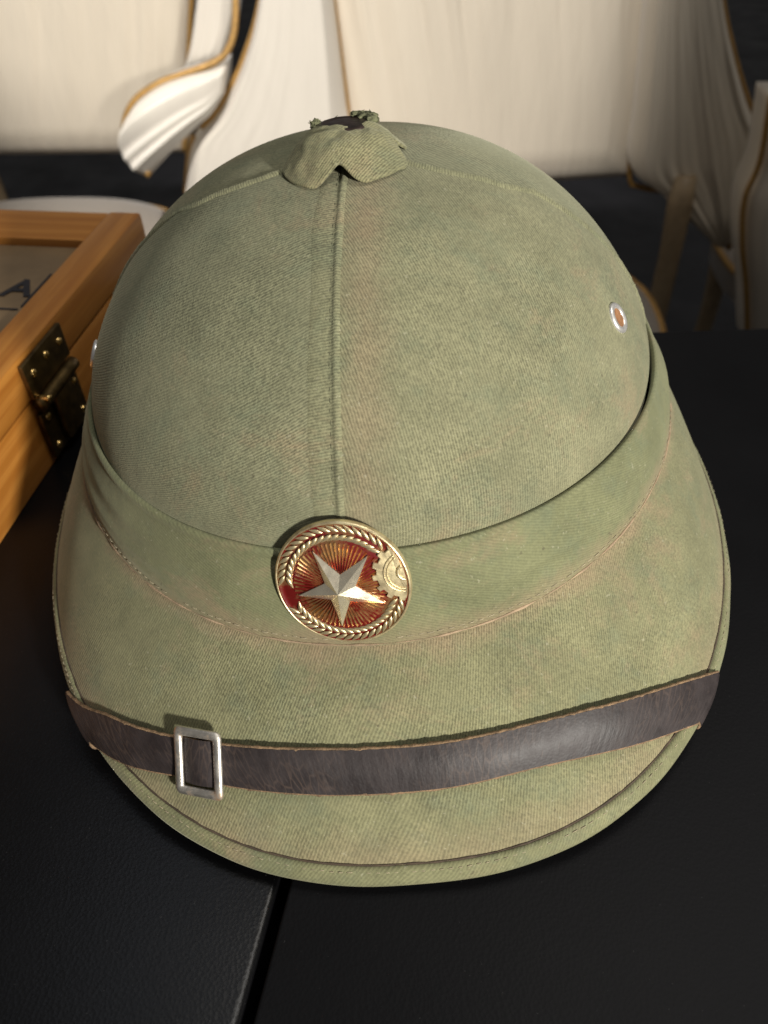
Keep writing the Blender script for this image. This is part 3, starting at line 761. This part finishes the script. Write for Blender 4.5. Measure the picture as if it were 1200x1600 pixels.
# latch on the side face: upper and lower leaf, knuckle, lever and rivets
ly = (onz(45, 655, .03) - BO) @ YAW; ly = ly[1] + .0245
lat = wbox('latch', .0006, .0030, ly - .019, ly + .019, .003, .0275, 'y', BX, BRONZE, .0008)
wbox('latch_leaf', .0012, .0036, ly - .019, ly + .019, .0365, .0535, 'y', lat, BRONZE, .0008)
v, f = tube(np.stack([np.full(8, .0040), np.linspace(ly - .018, ly + .018, 8), np.full(8, .0325)], 1), .0032, 14); mesh('latch_knuckle', bl(v), f, BRONZE, lat)
wbox('latch_lever', .0032, .0064, ly - .008, ly + .008, .006, .032, 'y', lat, BRONZE, .001)
v, f = tube(np.stack([np.linspace(.001, .0085, 8), np.full(8, ly - .015), np.full(8, .0350)], 1), .0016, 10); mesh('latch_pin', bl(v), f, BRASS, lat)
for (dy, z) in ((-.014, .0075), (.014, .0075), (-.014, .024), (.014, .024), (-.013, .047), (.013, .047), (0.0, .048)):
    v, f = lathe([(.0019, 0), (.0018, .0006), (.0012, .0011), (.0001, .0013)], 12)
    Mx = np.array([[0, 0, 1], [1, 0, 0], [0, 1, 0.0]])
    mesh('rivet', bl(v @ Mx.T + np.array([.0030 if z < .03 else .0036, ly + dy, z])), f, BRASS, lat)

# ------------------------------------------------------------------ chairs behind the table
def cushion(name, left, right, y0, thick, mat, parent, pleats=0.0, bulge=.02, n=40, m=70, seed=0, fade=(0, 1), lean=0.0):
    """upholstered panel between two side curves (pixels), standing at distance y0, with real thickness"""
    L = resample(left, n); Rr = resample(right, n); r_ = np.random.default_rng(seed)
    ks = r_.uniform(18, 75, 7); phs = r_.uniform(0, 6.28, 7); am = r_.uniform(.3, 1, 7)
    Fr = np.zeros((n, m, 3)); Bk = Fr.copy()
    for i in range(n):
        t = i / (n - 1)
        for j in range(m):
            s = j / (m - 1); px, py = L[i] * (1 - s) + Rr[i] * s
            y = y0 + lean * (1 - t)
            p = ony(px, py, y)
            e = min(s, 1 - s, t * 1.0 + .0, (1 - t)) ; rnd = math.sqrt(max(0, min(1, e / .10)))
            fd = fade[0] + (fade[1] - fade[0]) * (1 - t)
            xw = s * 9.0 + .25 * math.sin(t * 2.5 + seed)
            w = noise.noise(Vector((xw * 1.6, t * .7, seed * 3.1))) + .7 * noise.noise(Vector((xw * 4.2, t * .9, seed * 5.3))) + .35 * noise.noise(Vector((xw * 9.5, t * 1.2, seed)))
            Fr[i, j] = p + np.array([0, -1, 0]) * (rnd * bulge + w * pleats * fd * rnd)
            Bk[i, j] = p + np.array([0, 1, 0]) * (thick + .3 * bulge * rnd)
    N1 = n * m
    V = np.vstack([Fr.reshape(-1, 3), Bk.reshape(-1, 3)])
    f = gridfaces(n, m, flip=True) + gridfaces(n, m, off=N1)
    per = [j for j in range(m)] + [i * m + m - 1 for i in range(1, n)] + [(n - 1) * m + j for j in range(m - 2, -1, -1)] + [i * m for i in range(n - 2, 0, -1)]
    for a, b in zip(per, per[1:] + per[:1]): f.append((a, b, b + N1, a + N1))
    return mesh(name, V, f, mat, parent)
def cord(px, y, r, parent, n=50, mat=None):
    P = np.array([ony(a, b, y if np.ndim(y) == 0 else 1) for a, b in resample(px, n)])
    v, f = tube(P, r * .8, 8); return mesh('piping', v, f, mat or PIPE, parent)
def leg(p_top, p_bot, r0, r1, parent, mat=LEGM):
    t = np.linspace(0, 1, 14)[:, None]; P = np.array(p_top) * (1 - t) + np.array(p_bot) * t
    P[:, 0] += .012 * np.sin(t[:, 0] * np.pi)
    v, f = tube(P, r0 + (r1 - r0) * t[:, 0] + .004 * np.exp(-((t[:, 0] - .1) / .06) ** 2), 12); return mesh('leg', v, f, mat, parent)
def seat(cx, cy, rx, ry, z, parent, mat=SEATC):
    a = np.linspace(0, 2 * np.pi, 64, endpoint=False)
    pr = [(.02, .030), (.4, .028), (.75, .020), (.92, .008), (.985, -.004), (1.0, -.02), (.99, -.05), (.95, -.06), (.02, -.06)]
    V = np.array([[(cx + k * rx * math.copysign(abs(math.cos(t)) ** .8, math.cos(t)), cy + k * ry * math.copysign(abs(math.sin(t)) ** .8, math.sin(t)), z - .02 + h) for t in a] for k, h in pr])
    s = mesh('seat', V.reshape(-1, 3), gridfaces(len(pr), 64, wrap_m=True), mat, parent)
    P = np.array([(cx + 1.0 * rx * math.copysign(abs(math.cos(t)) ** .8, math.cos(t)), cy + ry * math.copysign(abs(math.sin(t)) ** .8, math.sin(t)), z - .028) for t in a])
    v, f = tube(P, .006, 8, True); mesh('seat_piping', v, f, PIPE, s)
    return s
SZ = -.29
# side chair on the left, open gap between seat and back
YA = 1.14
CA = empty('side_chair', (-.55, 1.0, FZ), 'cream satin side chair with round seat behind the wooden box', 'chair')
cushion('backrest', [(-330, -160), (-325, 0), (-318, 130), (-312, 245)], [(312, -160), (300, -10), (293, 110), (286, 238)], YA, .05, SATIN, CA, .010, .025, 40, 130, 3, (.25, 1.0))
cord([(312, -160), (300, -5), (294, 105), (288, 236)], YA - .012, .0055, CA)
sA = onz(110, 292, SZ)
seat(sA[0], sA[1] - .20, .245, .20, SZ, CA)
for dx, dy in ((-.19, -.33), (.19, -.33)): leg((sA[0] + dx, sA[1] + dy, SZ - .06), (sA[0] + dx * 1.05, sA[1] + dy - .02, FZ), .022, .013, CA)
for dx in (-.2, .2): leg((sA[0] + dx, YA + .03, -.05), (sA[0] + dx, YA + .06, FZ), .020, .014, CA)

# armchair in the middle
YB_ = 1.00
CB = empty('armchair', (.1, .85, FZ), 'white and cream satin armchair with scrolled arm and gold piping behind the helmet', 'chair')
cushion('backrest', [(500, -170), (519, -10), (532, 90), (545, 190), (556, 300)], [(1030, -170), (1012, -10), (1004, 80), (994, 180), (984, 275)], YB_, .06, SATIN, CB, .009, .022, 40, 130, 8, (.1, 1.0))
cord([(500, -170), (519, -10), (532, 90), (545, 190), (556, 300)], YB_ - .012, .0058, CB)
cord([(1030, -170), (1012, -10), (1004, 80), (994, 180), (984, 275), (1000, 292), (1062, 302)], YB_ - .015, .0055, CB)
cushion('side_panel', [(430, -170), (408, -10), (386, 80), (346, 165), (302, 215), (290, 290), (288, 360)], [(500, -170), (519, -10), (530, 80), (540, 165), (548, 215), (554, 290), (560, 360)], YB_ - .03, .07, SATINW, CB, .0012, .05, 44, 50, 4, (1, 1))
cord([(430, -170), (410, -10), (386, 80), (347, 163), (316, 200)], YB_ - .045, .0068, CB)
cord([(302, 212), (294, 250), (290, 300)], YB_ - .045, .005, CB)
# scrolled arm: gathered fan that opens outward
ARM_Y = YB_ - .07
fan_t = resample([(352, 100), (330, 108), (290, 118), (250, 134), (216, 158), (200, 180)], 40); fan_b = resample([(348, 150), (330, 178), (305, 200), (278, 226), (250, 256), (236, 272)], 40)
Fv, Bv = [], []
for i in range(40):
    t = i / 39
    for j in range(60):
        s = j / 59
        end = np.array([(198 + 36 * s - 22 * math.sin(math.pi * s)), 180 + 92 * s])
        p2 = fan_t[i] * (1 - s) + fan_b[i] * s; p2 = p2 + np.array([-20 * math.sin(math.pi * s) * t ** 3, 0])
        p = ony(p2[0], p2[1], ARM_Y - .05 * t)
        e = math.sqrt(max(0, min(1, min(s, 1 - s) / .2)))
        Fv.append(p + np.array([0, -1, 0]) * (.030 * e * (.5 + .5 * t) + .0016 * t * math.sin(s * 24 + 1.5 * math.sin(s * 9)) * e)); Bv.append(p + np.array([0, .055, 0]))
Va = np.vstack([Fv, Bv]); n_, m_ = 40, 60
fa = gridfaces(n_, m_) + gridfaces(n_, m_, flip=True, off=n_ * m_)
per = [j for j in range(m_)] + [i * m_ + m_ - 1 for i in range(1, n_)] + [(n_ - 1) * m_ + j for j in range(m_ - 2, -1, -1)] + [i * m_ for i in range(n_ - 2, 0, -1)]
fa += [(b, a, a + n_ * m_, b + n_ * m_) for a, b in zip(per, per[1:] + per[:1])]
ARM = mesh('scroll_arm', Va, fa, SATINW, CB)
v, f = tube(np.array([ony(a, b, y) for (a, b), y in zip(resample([(368, -30), (367, 40), (356, 78), (334, 98), (285, 116), (245, 132), (212, 156), (196, 186), (195, 216), (206, 250), (234, 274)], 60), np.linspace(YB_ - .05, ARM_Y - .062, 60))]), .0048, 8); mesh('arm_piping', v, f, PIPE, ARM)
cushion('wing', [(320, -170), (312, -40), (304, 30), (296, 80), (284, 118)], [(385, -170), (372, -40), (366, 30), (352, 78), (336, 104)], YB_ + .02, .05, SATINW, CB, .0012, .02, 30, 24, 6, (1, 1))
# right wing, hanging to a point
cushion('wing', [(1030, -170), (1012, -10), (1004, 80), (994, 180), (986, 262), (1030, 300), (1078, 345), (1122, 386)], [(1105, -170), (1126, -10), (1142, 70), (1165, 150), (1190, 215), (1180, 265), (1155, 330), (1138, 388)], YB_ - .04, .06, SATIN, CB, .005, .03, 40, 50, 12, (1, 1))
cord([(1105, -170), (1127, -10), (1143, 70), (1166, 150), (1192, 215), (1180, 268), (1156, 330), (1138, 390)], YB_ - .05, .0055, CB)
sb = onz(1052, 505, SZ); sB = onz(960, 382, SZ)
scx = sb[0] - .262; seat(scx, .705, .262, .205, SZ, CB)
lt = ony(1066, 296, .93)
leg((lt[0], lt[1], lt[2] + .02), (lt[0] - .01, .93, FZ), .016, .020, CB)
for dx, dy in ((-.2, -.12), (.2, -.12), (-.2, .16)): leg((scx + dx, .70 + dy, SZ - .07), (scx + dx * 1.05, .70 + dy * 1.05, FZ), .022, .013, CB)
leg((scx - .18, 1.04, -.24), (scx - .19, 1.05, FZ), .02, .014, CB)

# a second chair at the right edge
YD = .80
CD = empty('draped_chair', (.62, .8, FZ), 'beige draped chair standing in shade beyond the table edge', 'chair')
cushion('backrest', [(1205, 150), (1188, 250), (1164, 310), (1160, 380), (1166, 450), (1168, 540)], [(1420, 150), (1430, 250), (1440, 310), (1440, 380), (1440, 450), (1440, 540)], YD, .06, SATIN, CD, .006, .03, 40, 50, 21, (1, 1))
cord([(1205, 150), (1188, 250), (1164, 310), (1160, 380), (1166, 450), (1168, 540)], YD - .012, .005, CD)
sD = ony(1290, 520, YD); seat(sD[0] + .07, YD + .25, .16, .17, SZ - .08, CD)
for dx, dy in ((-.05, .36), (.19, .36), (-.05, .03), (.19, .03)): leg((sD[0] + dx, YD + dy, SZ - .12), (sD[0] + dx, YD + dy, FZ), .02, .013, CD)
